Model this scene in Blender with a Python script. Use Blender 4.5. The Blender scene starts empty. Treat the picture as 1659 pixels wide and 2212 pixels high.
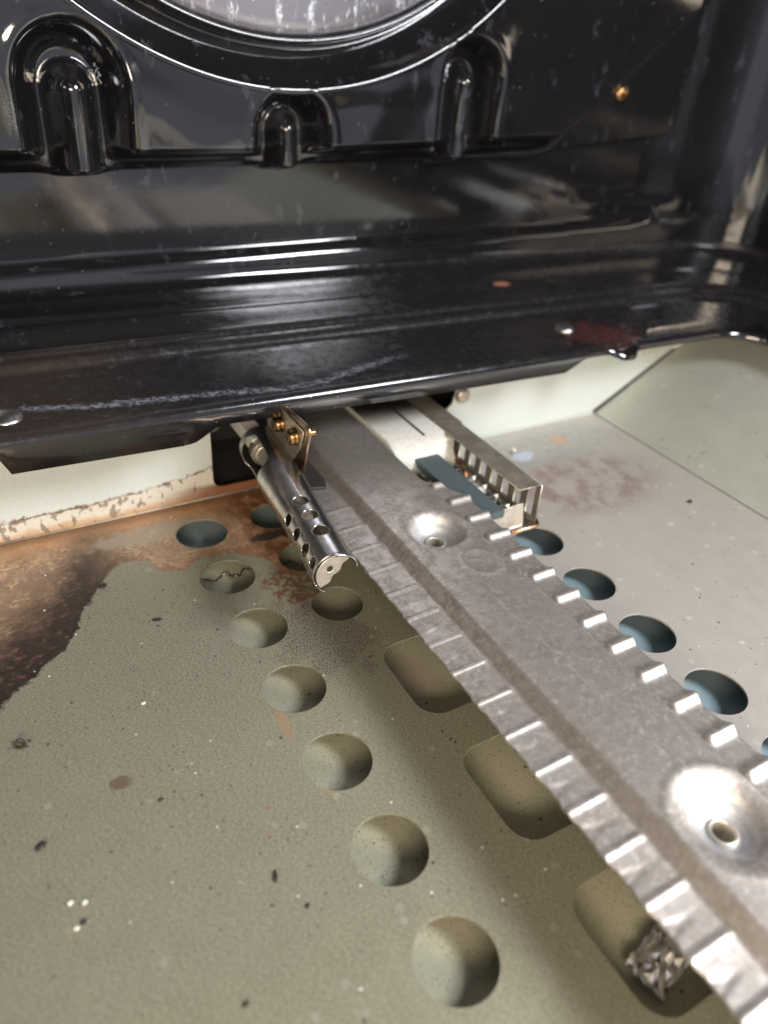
import bpy, bmesh, math, random
import numpy as np
from mathutils import Vector, Matrix
random.seed(7)
scene = bpy.context.scene
col = scene.collection
R = math.radians
scene.unit_settings.system = 'METRIC'
scene.unit_settings.scale_length = 0.022     # one unit is the 22 mm diameter of a hole in the oven floor

# ------------------------------------------------------------------ camera
cd = bpy.data.cameras.new('camera'); cam = bpy.data.objects.new('camera', cd); col.objects.link(cam)
cd.sensor_fit = 'VERTICAL'; cd.sensor_height = 36.0; cd.sensor_width = 27.0
cd.lens = 36.0 * 1629.95 / 2212.0
cr, cu, cf = Vector((0.8707, -0.4876, 0.0644)), Vector((0.2247, 0.5109, 0.8297)), Vector((0.4375, 0.708, -0.5544))
mw = Matrix((cr, cu, -cf)).transposed().to_4x4(); mw.translation = Vector((-3.3123, -12.1601, 8.8879))
cam.matrix_world = mw
cd.clip_start = 0.05; cd.clip_end = 500
cd.dof.use_dof = True; cd.dof.focus_distance = 12.2; cd.dof.aperture_fstop = 0.155
scene.camera = cam

# ------------------------------------------------------------------ light
world = bpy.data.worlds.new('World'); scene.world = world; world.use_nodes = True
wb = world.node_tree.nodes['Background']; wb.inputs[1].default_value = 0.75
# the dim kitchen behind the camera: soft bright and dark patches by direction
_nt = world.node_tree; _tc = _nt.nodes.new('ShaderNodeTexCoord'); _nz = _nt.nodes.new('ShaderNodeTexNoise'); _cr = _nt.nodes.new('ShaderNodeValToRGB')
_nz.noise_dimensions = '4D'; _nz.inputs['W'].default_value = 3.7; _nz.inputs['Scale'].default_value = 1.5; _nz.inputs['Detail'].default_value = 1.0
_cr.color_ramp.elements[0].position = 0.42; _cr.color_ramp.elements[0].color = (0.035, 0.035, 0.045, 1)
_cr.color_ramp.elements[1].position = 0.66; _cr.color_ramp.elements[1].color = (0.62, 0.66, 0.76, 1)
_nt.links.new(_tc.outputs['Generated'], _nz.inputs['Vector']); _nt.links.new(_nz.outputs['Fac'], _cr.inputs[0]); _nt.links.new(_cr.outputs[0], wb.inputs[0])

def area(name, loc, target, sx, sy, power, color):
    ld = bpy.data.lights.new(name, 'AREA'); ld.shape = 'RECTANGLE'; ld.size = sx; ld.size_y = sy
    ld.energy = power; ld.color = color
    o = bpy.data.objects.new(name, ld); col.objects.link(o); o.location = loc
    o.rotation_euler = (Vector(target) - Vector(loc)).to_track_quat('-Z', 'Y').to_euler()
    return o
area('window_light', (23, -26, 27), (4, -3, 1), 15, 11, 26000, (0.94, 0.96, 1.0))
area('kitchen_light', (-15, -30, 15), (3, 0, 1), 24, 6, 13500, (1.0, 0.83, 0.65))

scene.view_settings.view_transform = 'Standard'; scene.view_settings.look = 'None'
scene.view_settings.exposure = 0.20; scene.view_settings.gamma = 1.0
try: scene.view_settings.use_curve_mapping = False
except Exception: pass
scene.render.engine = 'CYCLES'
scene.cycles.max_bounces = 10; scene.cycles.glossy_bounces = 8

# ------------------------------------------------------------------ tagging helpers
def tag(o, label=None, cat=None, group=None, kind=None):
    if label: o['label'] = label
    if cat: o['category'] = cat
    if group: o['group'] = group
    if kind: o['kind'] = kind
    return o
def empty(name, loc, label, cat, group=None):
    o = bpy.data.objects.new(name, None); col.objects.link(o); o.location = loc
    o.empty_display_size = 0.2
    return tag(o, label, cat, group)
def link(name, me, mat=None, parent=None, smooth=False):
    o = bpy.data.objects.new(name, me); col.objects.link(o)
    if mat is not None:
        me.materials.clear(); me.materials.append(mat)
    if parent is not None:
        o.parent = parent
        o.matrix_parent_inverse = Matrix.Translation(-parent.location)
    if smooth:
        me.polygons.foreach_set('use_smooth', [True] * len(me.polygons))
    return o
def bm_to(name, bm, mat, parent=None, smooth=False):
    me = bpy.data.meshes.new(name); bm.to_mesh(me); bm.free()
    return link(name, me, mat, parent, smooth)

# ------------------------------------------------------------------ node helper
class M:
    def __init__(s, name):
        s.mat = bpy.data.materials.new(name); s.mat.use_nodes = True
        s.nt = s.mat.node_tree; s.b = s.nt.nodes['Principled BSDF']
        tc = s.nt.nodes.new('ShaderNodeTexCoord'); s.co = tc.outputs['Object']
        sp = s.nt.nodes.new('ShaderNodeSeparateXYZ'); s.nt.links.new(s.co, sp.inputs[0])
        s.x, s.y, s.z = sp.outputs
    def put(s, sock, v):
        if isinstance(v, bpy.types.NodeSocket): s.nt.links.new(v, sock)
        elif sock.type == 'RGBA' and isinstance(v, (int, float)): sock.default_value = (v, v, v, 1)
        elif isinstance(v, tuple) and len(v) == 3 and sock.type == 'RGBA': sock.default_value = (*v, 1)
        else: sock.default_value = v
    def set(s, **k):
        for n, v in k.items(): s.put(s.b.inputs[n.replace('_', ' ')], v)
        return s.mat
    def m(s, op, a, b=0.0, c=0.0):
        n = s.nt.nodes.new('ShaderNodeMath'); n.operation = op
        s.put(n.inputs[0], a); s.put(n.inputs[1], b); s.put(n.inputs[2], c)
        return n.outputs[0]
    def vec(s, x, y, z):
        n = s.nt.nodes.new('ShaderNodeCombineXYZ')
        for i, v in enumerate((x, y, z)): s.put(n.inputs[i], v)
        return n.outputs[0]
    def scl(s, sx, sy, sz):
        n = s.nt.nodes.new('ShaderNodeMapping'); s.put(n.inputs[0], s.co); n.inputs[3].default_value = (sx, sy, sz)
        return n.outputs[0]
    def noise(s, scale, detail=4.0, rough=0.55, v=None, dist=0.0, color=False):
        n = s.nt.nodes.new('ShaderNodeTexNoise'); s.put(n.inputs['Vector'], v if v is not None else s.co)
        n.inputs['Scale'].default_value = scale; n.inputs['Detail'].default_value = detail
        n.inputs['Roughness'].default_value = rough; n.inputs['Distortion'].default_value = dist
        return n.outputs['Color'] if color else n.outputs['Fac']
    def vor(s, scale, v=None, feature='F1', out='Distance', rnd=1.0):
        n = s.nt.nodes.new('ShaderNodeTexVoronoi'); n.feature = feature
        s.put(n.inputs['Vector'], v if v is not None else s.co); n.inputs['Scale'].default_value = scale
        n.inputs['Randomness'].default_value = rnd
        return n.outputs[out]
    def ss(s, v, lo, hi, a=0.0, b=1.0):
        n = s.nt.nodes.new('ShaderNodeMapRange'); n.interpolation_type = 'SMOOTHSTEP'
        s.put(n.inputs[0], v)
        if lo > hi: lo, hi, a, b = hi, lo, b, a
        for i, q in enumerate((lo, hi, a, b)): n.inputs[i + 1].default_value = q
        return n.outputs[0]
    def mix(s, f, a, b):
        n = s.nt.nodes.new('ShaderNodeMix'); n.data_type = 'RGBA'
        s.put(n.inputs[0], f); s.put(n.inputs[6], a); s.put(n.inputs[7], b)
        return n.outputs[2]
    def curve(s, v, pts, lo, hi, vlo, vhi):
        """piecewise function of v given as real-unit points"""
        t = s.m('DIVIDE', s.m('SUBTRACT', v, lo), hi - lo)
        n = s.nt.nodes.new('ShaderNodeFloatCurve'); s.put(n.inputs['Value'], t)
        c = n.mapping.curves[0]
        P = [((x - lo) / (hi - lo), (y - vlo) / (vhi - vlo)) for x, y in pts]
        c.points[0].location = P[0]; c.points[1].location = P[-1]
        for q in P[1:-1]: c.points.new(*q)
        for q in c.points: q.handle_type = 'VECTOR'
        n.mapping.update()
        return s.m('MULTIPLY_ADD', n.outputs[0], vhi - vlo, vlo)
    def ell(s, cx, cy, rx, ry, nz=None, amt=0.0, axis='xy'):
        """soft ellipse mask"""
        a = s.x; b = s.y if axis == 'xy' else s.z
        u = s.m('DIVIDE', s.m('SUBTRACT', a, cx), rx); w = s.m('DIVIDE', s.m('SUBTRACT', b, cy), ry)
        d = s.m('SQRT', s.m('ADD', s.m('MULTIPLY', u, u), s.m('MULTIPLY', w, w)))
        if nz is not None: d = s.m('MULTIPLY_ADD', s.m('SUBTRACT', nz, 0.5), amt, d)
        return s.ss(d, 1.1, 0.7)
    def bump(s, h, strength=0.3, dist=0.02):
        n = s.nt.nodes.new('ShaderNodeBump'); n.inputs['Strength'].default_value = strength
        n.inputs['Distance'].default_value = dist; s.put(n.inputs['Height'], h)
        s.nt.links.new(n.outputs[0], s.b.inputs['Normal'])

def spots(m, scale, r, prob, v=None):
    """sparse round-ish flecks: voronoi distance masked by the cell's own random colour"""
    d = m.vor(scale, v); c = m.vor(scale, v, out='Color')
    sp = m.nt.nodes.new('ShaderNodeSeparateColor'); m.nt.links.new(c, sp.inputs[0])
    return m.m('MULTIPLY', m.ss(d, r, r * 0.55), m.m('LESS_THAN', sp.outputs[0], prob))

# ------------------------------------------------------------------ materials
def galvanised(name, kind):
    m = M(name)
    big = m.noise(0.35, 3); mid = m.noise(2.3, 5, 0.65); fine = m.noise(26, 4, 0.75); grain = m.noise(75, 2, 0.8)
    c = m.mix(big, (0.155, 0.148, 0.094), (0.212, 0.202, 0.138))
    if kind == 'rear': c = m.mix(big, (0.60, 0.65, 0.62), (0.68, 0.73, 0.69))
    if kind == 'side': c = m.mix(big, (0.46, 0.49, 0.42), (0.58, 0.60, 0.52))
    if kind == 'sub': c = m.mix(big, (0.46, 0.45, 0.305), (0.54, 0.53, 0.38))
    c = m.mix(m.ss(fine, 0.35, 0.7, 0.0, 0.16 if kind == 'rear' else 0.55), c, m.mix(0.5, c, (0.62, 0.61, 0.52)))
    c = m.mix(m.ss(grain, 0.36, 0.55, 0.40, 0.0), c, (0.10, 0.09, 0.07))
    rgh = m.ss(mid, 0.3, 0.7, 0.36, 0.50); met = 0.35
    if kind == 'rear': met = 0.05; rgh = m.ss(mid, 0.3, 0.7, 0.45, 0.6)
    if kind == 'side': met = 0.35
    hgt = m.m('ADD', fine, m.m('MULTIPLY', grain, 0.4))
    if kind in ('floor', 'sub'):
        br = m.noise(1.0, 3, 0.7, v=m.scl(22, 75, 20)); c = m.mix(m.ss(br, 0.42, 0.60, 0, 0.28), c, (0.62, 0.60, 0.47)); hgt = m.m('ADD', hgt, m.m('MULTIPLY', br, 0.8))
    if kind == 'floor':
        # right of the burner: window light painted in as a paler, slightly pinkish tone
        c = m.mix(m.ss(m.x, 2.6, 5.0, 0, 0.75), c, m.mix(fine, (0.50, 0.46, 0.425), (0.66, 0.62, 0.575)))
        pn = m.noise(1.5, 5, 0.7)
        pink = m.m('MULTIPLY', m.ell(8.6, -1.6, 2.3, 1.4, pn, 1.4), m.ss(pn, 0.42, 0.6, 0.1, 0.65))
        c = m.mix(pink, c, (0.27, 0.17, 0.17))
        wash = m.m('MULTIPLY', m.ell(8.9, 0.1, 2.6, 0.9, pn, 1.5), m.ss(m.noise(6, 5, 0.7), 0.4, 0.62, 0.1, 0.7))
        c = m.mix(wash, c, (0.33, 0.36, 0.36))
        chalk = m.ell(8.05, -0.05, 0.32, 0.22, m.noise(5, 4), 1.5)
        c = m.mix(m.m('MULTIPLY', chalk, 0.9), c, (0.60, 0.66, 0.80))
        rs = m.ell(9.45, 0.30, 0.22, 0.28, m.noise(9, 4), 2.0)
        c = m.mix(m.m('MULTIPLY', rs, 0.8), c, (0.60, 0.36, 0.22))
        # burnt-on spill on the left rear
        n1 = m.noise(1.9, 6, 0.66); n2 = m.noise(7.0, 5, 0.7); n3 = m.noise(3.2, 5, 0.7)
        f = m.curve(m.x, [(-6, -4.6), (-4.03, -3.09), (-3.59, -2.7), (-2.96, -2.17), (-2.49, -1.4), (-1.94, -0.52), (-1.65, -0.3),
                          (-1.18, -0.42), (-1.05, -0.90), (-0.67, -1.02), (-0.3, -0.80), (0.2, -0.9), (0.8, -1.2), (1.05, -2.0), (1.5, -1.9), (1.9, -0.8), (2.4, 0.6), (6, 1.4)], -6, 6, -6, 2)
        d = m.m('SUBTRACT', m.y, f)
        d = m.m('ADD', d, m.m('ADD', m.m('MULTIPLY', m.m('SUBTRACT', n1, 0.5), 0.60), m.m('ADD', m.m('MULTIPLY', m.m('SUBTRACT', n2, 0.5), 0.30), m.m('MULTIPLY', m.m('SUBTRACT', m.noise(22, 4, 0.85), 0.5), 0.34))))
        mask = m.ss(d, -0.03, 0.05)
        left = m.ss(m.x, -1.0, -2.4)
        fk = m.noise(13, 5, 0.75); fk2 = m.noise(1.0, 4, 0.7, v=m.scl(9, 20, 9))
        tan = m.mix(m.ss(n3, 0.36, 0.62), (0.34, 0.215, 0.135), (0.20, 0.125, 0.085))
        tan = m.mix(m.m('MULTIPLY', m.ss(m.m('MULTIPLY_ADD', fk2, 0.4, m.m('MULTIPLY', fk, 0.6)), 0.44, 0.58, 0, 0.8), m.ss(m.noise(1.7, 5, 0.7), 0.40, 0.62, 0.10, 1.0)), tan, (0.70, 0.49, 0.27))
        tan = m.mix(m.ss(n2, 0.50, 0.60, 0, 0.5), tan, (0.22, 0.15, 0.12))
        dark = m.mix(m.ss(n2, 0.50, 0.70), (0.030, 0.020, 0.016), (0.13, 0.06, 0.04))
        dark = m.mix(m.ss(fk, 0.60, 0.70, 0, 0.25), dark, (0.36, 0.22, 0.13))
        dd = m.m('ADD', d, m.m('MULTIPLY', m.m('SUBTRACT', n3, 0.5), 2.2))
        sp = m.mix(m.m('MULTIPLY', m.ss(dd, 2.6, 0.6), left), m.mix(m.ss(m.m('ADD', m.y, m.m('MULTIPLY', n1, 0.9)), 0.6, 1.5, 0, 0.7), tan, (0.42, 0.215, 0.09)), dark)
        sp = m.mix(m.m('MULTIPLY', m.ss(m.m('ADD', d, m.m('MULTIPLY', m.m('SUBTRACT', fk, 0.5), 0.5)), 0.26, 0.08), m.ss(left, 0, 1, 0.55, 1)), sp, m.mix(left, (0.20, 0.10, 0.055), (0.022, 0.015, 0.012)))
        # clean window inside the spill and the burnt brown belt at the rear
        gap = m.m('MULTIPLY', m.ell(-0.9, 0.38, 1.3, 0.33, n3, 1.6), 0.75)
        sp = m.mix(gap, sp, (0.30, 0.25, 0.19))
        rt = m.m('MULTIPLY', m.ss(m.x, 0.1, 1.2), m.ss(n3, 0.4, 0.58, 0.35, 1.0))
        sp = m.mix(rt, sp, (0.15, 0.062, 0.028))
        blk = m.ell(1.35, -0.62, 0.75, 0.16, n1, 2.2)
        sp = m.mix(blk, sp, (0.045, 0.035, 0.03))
        belt = m.ss(m.m('ADD', m.y, m.m('MULTIPLY', n1, 0.4)), 1.02, 1.3)
        sp = m.mix(m.m('MULTIPLY', belt, 0.7), sp, (0.12, 0.06, 0.03))
        c = m.mix(mask, c, sp)
        # rust bloom and soot in front of the pilot
        rb = m.m('MULTIPLY', m.ell(1.0, -2.25, 0.62, 0.75, n1, 2.4), m.ss(n2, 0.42, 0.56))
        c = m.mix(m.m('MULTIPLY', rb, 0.9), c, (0.17, 0.075, 0.035))
        sreg = m.m('ADD', m.ell(0.95, -3.6, 0.85, 1.2, n1, 2.0), m.m('MULTIPLY', m.ell(-0.9, -3.6, 1.6, 1.6, n1, 1.6), 0.22))
        soot = m.m('MULTIPLY', sreg, m.ss(m.noise(34, 3, 0.8), 0.50, 0.57))
        c = m.mix(m.m('MULTIPLY', soot, 0.85), c, (0.045, 0.025, 0.015))
        pits = m.m('MULTIPLY', m.ell(-1.3, -2.6, 2.2, 1.7, n1, 1.0), spots(m, 17, 0.30, 0.55))
        c = m.mix(m.m('MULTIPLY', pits, m.ss(n3, 0.4, 0.6, 0.15, 0.7)), c, (0.05, 0.04, 0.03))
        # few rusty scratches
        st = m.ell(-0.42, -5.15, 0.10, 0.30, n1, 1.2)
        c = m.mix(m.m('MULTIPLY', st, 0.5), c, (0.40, 0.24, 0.12))
        st = m.ell(-2.78, -5.1, 0.16, 0.13, n2, 2.0)
        c = m.mix(m.m('MULTIPLY', st, 0.7), c, (0.13, 0.08, 0.05))
        st = m.ell(-0.3, -6.3, 0.12, 0.3, n2, 2.0)
        c = m.mix(m.m('MULTIPLY', st, 0.4), c, (0.42, 0.27, 0.15))
        met = m.ss(mask, 0, 1, 0.35, 0.0); rgh = m.mix(mask, rgh, m.ss(n2, 0.4, 0.6, 0.30, 0.55))
        hgt = m.m('ADD', hgt, m.m('MULTIPLY', mask, m.m('MULTIPLY', n2, 5.0)))
        wet = m.ell(6.4, -2.6, 0.9, 0.8)
        rgh = m.mix(m.m('MULTIPLY', wet, 0.3), rgh, 0.3)
    if kind == 'rear':
        # tide mark of the spill on the left half, drips under it
        n1 = m.noise(3.2, 5, 0.7); n2 = m.noise(13, 4, 0.7); warp = m.m('MULTIPLY', m.m('SUBTRACT', m.noise(5.5, 4, 0.7), 0.5), 0.22)
        f = m.curve(m.x, [(-14, 0.44), (-3.4, 0.44), (-2.2, 0.44), (-1.25, 0.47), (-0.4, 0.55), (0.37, 0.66), (0.66, 0.78), (1.6, 0.8), (2.0, 0.0), (16, -0.5)], -14, 16, -1, 2)
        d = m.m('ADD', m.m('SUBTRACT', m.z, f), warp)
        line = m.m('MULTIPLY', m.ss(m.m('SUBTRACT', m.m('ABSOLUTE', d), m.m('MULTIPLY', m.ss(n2, 0.5, 0.65), 0.03)), 0.035, 0.008), m.ss(n1, 0.42, 0.56, 0.25, 1.0))
        below = m.ss(d, 0.01, -0.02)
        low = m.ss(m.m('ADD', m.z, m.m('MULTIPLY', m.m('SUBTRACT', n1, 0.5), 0.35)), 0.24, 0.06)
        dr = m.noise(1.0, 3, 0.6, v=m.scl(6.5, 6.5, 3.5))
        drip = m.m('MULTIPLY', below, m.ss(dr, 0.57, 0.62))
        c = m.mix(m.m('MULTIPLY', below, 0.55), c, (0.66, 0.57, 0.44))
        c = m.mix(m.m('MULTIPLY', m.m('MULTIPLY', low, below), 0.75), c, (0.50, 0.27, 0.12))
        c = m.mix(m.m('MULTIPLY', drip, 0.75), c, (0.17, 0.11, 0.07))
        c = m.mix(m.m('MULTIPLY', m.ss(m.x, -0.7, 0.9), m.m('MULTIPLY', below, m.ss(m.m('ADD', m.z, m.m('MULTIPLY', n1, 0.2)), 0.5, 0.35))), c, (0.22, 0.09, 0.04))
        c = m.mix(m.m('MULTIPLY', line, 0.9), c, (0.13, 0.065, 0.035))
    if kind in ('floor', 'side', 'sub'):
        c = m.mix(m.m('MULTIPLY', spots(m, 3.1, 0.10, 0.45), 0.85), c, (0.06, 0.045, 0.035))
        c = m.mix(m.m('MULTIPLY', spots(m, 8.0, 0.16, 0.18), 0.8), c, (0.07, 0.06, 0.05))
        if kind == 'sub':
            c = m.mix(m.m('MULTIPLY', spots(m, 16.0, 0.28, 0.4), 0.6), c, (0.12, 0.10, 0.08))
            c = m.mix(m.m('MAXIMUM', m.ss(m.x, 4.4, 5.2, 0, 0.85), m.ss(m.y, -0.75, -0.35, 0, 0.7)), c, m.mix(big, (0.26, 0.40, 0.48), (0.34, 0.47, 0.53)))  # cool daylight painted into the tray colour at the right and rear
            dep = m.m('MULTIPLY', m.ell(0.7, -2.8, 1.5, 1.9, m.noise(1.4, 4), 1.0), m.ss(m.noise(1.3, 3, 0.5, dist=1.5), 0.52, 0.62))
            c = m.mix(m.m('MULTIPLY', dep, 0.7), c, (0.55, 0.47, 0.40))
            dep = m.m('MULTIPLY', m.ell(2.1, -4.8, 0.45, 0.5, m.noise(2.4, 4), 1.5), 0.8)
            c = m.mix(dep, c, (0.42, 0.36, 0.31))
        else:
            reg = m.ss(m.x, 4.5, 8.0, 0.25, 1.0)
            v2 = m.scl(1, 1, 1)
            w = m.m('MULTIPLY', spots(m, 2.4, 0.17, 0.45, m.vec(m.m('ADD', m.x, 31.7), m.y, m.z)), reg)
            c = m.mix(m.m('MULTIPLY', w, 0.55), c, (0.72, 0.70, 0.66))
            w = spots(m, 5.5, 0.13, 0.10, m.vec(m.m('ADD', m.x, 11.3), m.y, m.z))
            c = m.mix(m.m('MULTIPLY', w, 0.9), c, (0.80, 0.78, 0.72))
    scr = m.noise(1.0, 2, 0.5, v=m.scl(5, 60, 60))
    rgh = m.m('MULTIPLY_ADD', m.ss(scr, 0.6, 0.7), -0.06, rgh) if kind != 'floor' else rgh
    m.bump(hgt, 0.15, 0.012)
    return m.set(Base_Color=c, Roughness=rgh, Metallic=met)

def enamel(name, dirty=0.0, brown=False):
    m = M(name)
    n = m.noise(5, 5, 0.7); fine = m.noise(38, 3, 0.8)
    c = m.mix(m.noise(0.6, 2), (0.006, 0.006, 0.007), (0.011, 0.010, 0.011))
    if brown: c = m.mix(0.6, c, (0.05, 0.035, 0.028))
    w = spots(m, 3.4, 0.075, 0.16); w2 = spots(m, 9.0, 0.12, 0.07, m.vec(m.m('ADD', m.x, 5.3), m.y, m.z))
    dust = m.m('ADD', m.m('MULTIPLY', w, 0.35), m.m('MULTIPLY', w2, 0.5))
    film = m.m('MULTIPLY', m.ss(m.noise(1.0, 4, 0.7, v=m.scl(2.2, 2.2, 0.8)), 0.60, 0.70), m.ss(fine, 0.48, 0.6))
    dust = m.m('MAXIMUM', dust, m.m('MULTIPLY', film, 0.22))
    rgh = m.ss(n, 0.35, 0.7, 0.045, 0.09)
    if dirty:
        # only the near-horizontal ledge collects crumbs and lime
        led = m.m('MULTIPLY', m.ss(m.z, 3.25, 3.05), m.ss(m.y, -0.55, -0.25))
        fl = m.m('MULTIPLY', m.ss(fine, 0.56, 0.64), m.ss(n, 0.50, 0.66))
        f = m.curve(m.x, [(-12, 0.8), (-2.57, 0.5), (-1.39, 0.23), (-0.69, 0.20), (0.76, 0.04), (1.62, -0.1), (2.59, -0.05), (3.34, 0.24), (4.24, 0.5), (5.5, 0.9), (14, 1.4)], -12, 14, -2, 2)
        d = m.m('ABSOLUTE', m.m('ADD', m.m('SUBTRACT', m.y, f), m.m('MULTIPLY', m.m('SUBTRACT', m.noise(4.5, 5, 0.75), 0.5), 0.5)))
        line = m.m('MULTIPLY', m.ss(d, 0.17, 0.02), m.ss(m.noise(11, 4, 0.8), 0.42, 0.62, 0.05, 1.0))
        line = m.m('MULTIPLY', line, m.m('MULTIPLY', m.ss(m.x, 5.2, 3.8), m.ss(m.z, 2.6, 2.75)))
        dust = m.m('MAXIMUM', dust, m.m('MULTIPLY', led, m.m('MAXIMUM', m.m('MULTIPLY', fl, 0.14), m.m('MULTIPLY', line, 0.5))))
        c = m.mix(m.m('MULTIPLY', led, 0.5), c, (0.022, 0.020, 0.022))
        rgh = m.mix(m.m('MULTIPLY', led, 0.75), rgh, m.ss(n, 0.4, 0.65, 0.26, 0.42))
        rr = m.m('MULTIPLY', m.ell(10.1, 0.35, 1.1, 0.8, m.noise(3.0, 6, 0.7), 3.0), m.ss(m.noise(7, 5, 0.75), 0.38, 0.6, 0.3, 1.0))
        c = m.mix(m.m('MULTIPLY', rr, 0.8), c, (0.085, 0.028, 0.022))
        ch = m.ell(9.55, 3.62, 0.28, 0.15, n, 0.8); c = m.mix(m.m('MULTIPLY', ch, 0.9), c, (0.30, 0.14, 0.09))
        ch = m.ell(13.0, 1.68, 0.55, 0.10, n, 0.8); c = m.mix(m.m('MULTIPLY', ch, 0.5), c, (0.35, 0.36, 0.42))
        lb = m.m('MULTIPLY', led, m.ss(m.x, 0.5, -2.5, 0, 0.5)); c = m.mix(lb, c, (0.050, 0.036, 0.026))
    c = m.mix(dust, c, (0.42, 0.45, 0.54))
    rgh = m.mix(dust, rgh, 0.7)
    m.bump(m.m('ADD', m.m('MULTIPLY', n, 0.5), m.m('MULTIPLY', dust, 0.8)), 0.05 if not dirty else 0.10, 0.02)
    return m.set(Base_Color=c, Roughness=rgh, IOR=m.m('MULTIPLY_ADD', led, -0.43, 1.85) if dirty else 1.85)

def stain_steel(name, base, rough, aniso_y=True, met=1.0, tint=None, streak=0.12):
    m = M(name)
    sc = m.noise(1.0, 3, 0.6, v=m.scl(40, 1.2, 40)); n = m.noise(4, 5, 0.7); f = m.noise(30, 3, 0.7)
    lo = tuple(v * 0.62 for v in base)
    c = m.mix(m.ss(n, 0.3, 0.7), lo, base)
    if tint: c = m.mix(m.ss(m.noise(1.6, 4, 0.6), 0.45, 0.65), c, tint)
    rgh = m.m('MULTIPLY_ADD', sc, streak, m.ss(f, 0.3, 0.7, rough * 0.8, rough * 1.15))
    m.bump(sc, 0.08, 0.01)
    return m.set(Base_Color=c, Metallic=met, Roughness=rgh)

def burner_metal():
    m = M('aluminised_steel')
    n = m.noise(3.2, 8, 0.78); n2 = m.noise(11, 6, 0.8); f = m.noise(45, 3, 0.8); big = m.noise(0.5, 3)
    c = m.mix(m.ss(n, 0.40, 0.60), (0.42, 0.375, 0.335), (0.71, 0.655, 0.60))
    c = m.mix(m.ss(n2, 0.50, 0.66, 0, 0.8), c, (0.76, 0.73, 0.69))
    bru = m.noise(1.0, 3, 0.7, v=m.scl(14, 70, 14))
    c = m.mix(m.ss(f, 0.55, 0.7, 0, 0.35), c, (0.22, 0.195, 0.175)); c = m.mix(m.ss(bru, 0.45, 0.65, 0, 0.35), c, (0.30, 0.27, 0.25))
    c = m.mix(m.ss(m.y, -1.5, -4.5, 0.30, 0.0), c, (0.36, 0.33, 0.31))
    # clean pressed dimples
    for cy in (-3.46, -9.75, -16.04):
        dm = m.ell(3.18, cy, 0.50, 0.50, n2, 0.25)
        c = m.mix(m.m('MULTIPLY', dm, 0.7), c, (0.52, 0.53, 0.55))
    # long scratches and faint arcs
    s1 = m.ss(m.m('ABSOLUTE', m.m('SUBTRACT', m.m('ADD', m.x, m.m('MULTIPLY', m.y, 0.05)), 2.72)), 0.025, 0.004)
    s1 = m.m('MULTIPLY', s1, m.m('MULTIPLY', m.ss(m.y, -5.2, -5.6), m.ss(m.noise(6, 4), 0.42, 0.58)))
    sx = m.ss(m.noise(1.0, 2, 0.5, v=m.scl(4, 90, 4)), 0.70, 0.74)
    sy = m.ss(m.noise(1.0, 2, 0.5, v=m.scl(80, 5, 4)), 0.71, 0.75)
    c = m.mix(m.m('MULTIPLY', m.m('MAXIMUM', s1, m.m('MAXIMUM', sx, sy)), 0.55), c, (0.80, 0.79, 0.77))
    rgh = m.ss(n, 0.35, 0.65, 0.46, 0.30)
    rgh = m.m('MULTIPLY_ADD', n2, 0.18, rgh)
    for cy in (-3.46, -9.75, -16.04):
        rgh = m.mix(m.ell(3.18, cy, 0.7, 0.7), rgh, 0.55)
    m.bump(m.m('ADD', n2, m.m('MULTIPLY', f, 0.5)), 0.16, 0.010)
    return m.set(Base_Color=c, Metallic=0.85, Roughness=rgh)

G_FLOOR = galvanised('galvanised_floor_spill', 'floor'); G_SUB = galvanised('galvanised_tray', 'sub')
G_REAR = galvanised('galvanised_rear', 'rear'); G_SIDE = galvanised('galvanised_side', 'side')
E_BLACK = enamel('black_enamel'); E_LEDGE = enamel('black_enamel_dirty', 1.0)
BURN = burner_metal()
STEEL = stain_steel('stainless_tube', (0.74, 0.72, 0.69), 0.19, tint=(0.50, 0.48, 0.46), streak=0.06)
_tn = STEEL.node_tree.nodes.new('ShaderNodeTangent'); _tn.direction_type = 'RADIAL'; _tn.axis = 'Y'
STEEL.node_tree.links.new(_tn.outputs[0], STEEL.node_tree.nodes['Principled BSDF'].inputs['Tangent'])
STEEL.node_tree.nodes['Principled BSDF'].inputs['Anisotropic'].default_value = 0.85
STEEL.node_tree.nodes['Principled BSDF'].inputs['Anisotropic Rotation'].default_value = 0.25
STEEL_B = stain_steel('stainless_bronze_tint', (0.44, 0.35, 0.27), 0.20, tint=(0.36, 0.22, 0.12))
STEEL_D = stain_steel('stainless_heat_dark', (0.62, 0.55, 0.44), 0.38, tint=(0.42, 0.38, 0.33), met=0.8)
COPPER = stain_steel('heat_coloured_copper_edge', (0.72, 0.40, 0.25), 0.25, streak=0.05)
BRASS = stain_steel('yellow_zinc_screw', (0.46, 0.28, 0.12), 0.26, tint=(0.22, 0.12, 0.06), streak=0.04)
ZINC = stain_steel('zinc_screw', (0.58, 0.58, 0.56), 0.35, streak=0.04)
CAPM = stain_steel('pressed_cap_metal', (0.72, 0.67, 0.58), 0.36, tint=(0.58, 0.53, 0.44), met=0.7)
def plain(name, c, rough, met=0.0, bscale=30, bs=0.1, c2=None):
    m = M(name); n = m.noise(bscale, 4, 0.7)
    cc = m.mix(m.ss(n, 0.35, 0.65), c, c2 if c2 else tuple(v * 0.8 for v in c)); m.bump(n, bs, 0.01)
    return m.set(Base_Color=cc, Roughness=rough, Metallic=met)
CERAM = plain('white_ceramic', (0.66, 0.65, 0.60), 0.55, bscale=14, bs=0.06)
ROD = plain('grey_ceramic_rod', (0.62, 0.58, 0.55), 0.38)
SIC = plain('silicon_carbide', (0.085, 0.112, 0.118), 0.5, bscale=22, bs=0.15, c2=(0.062, 0.085, 0.09))
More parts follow.
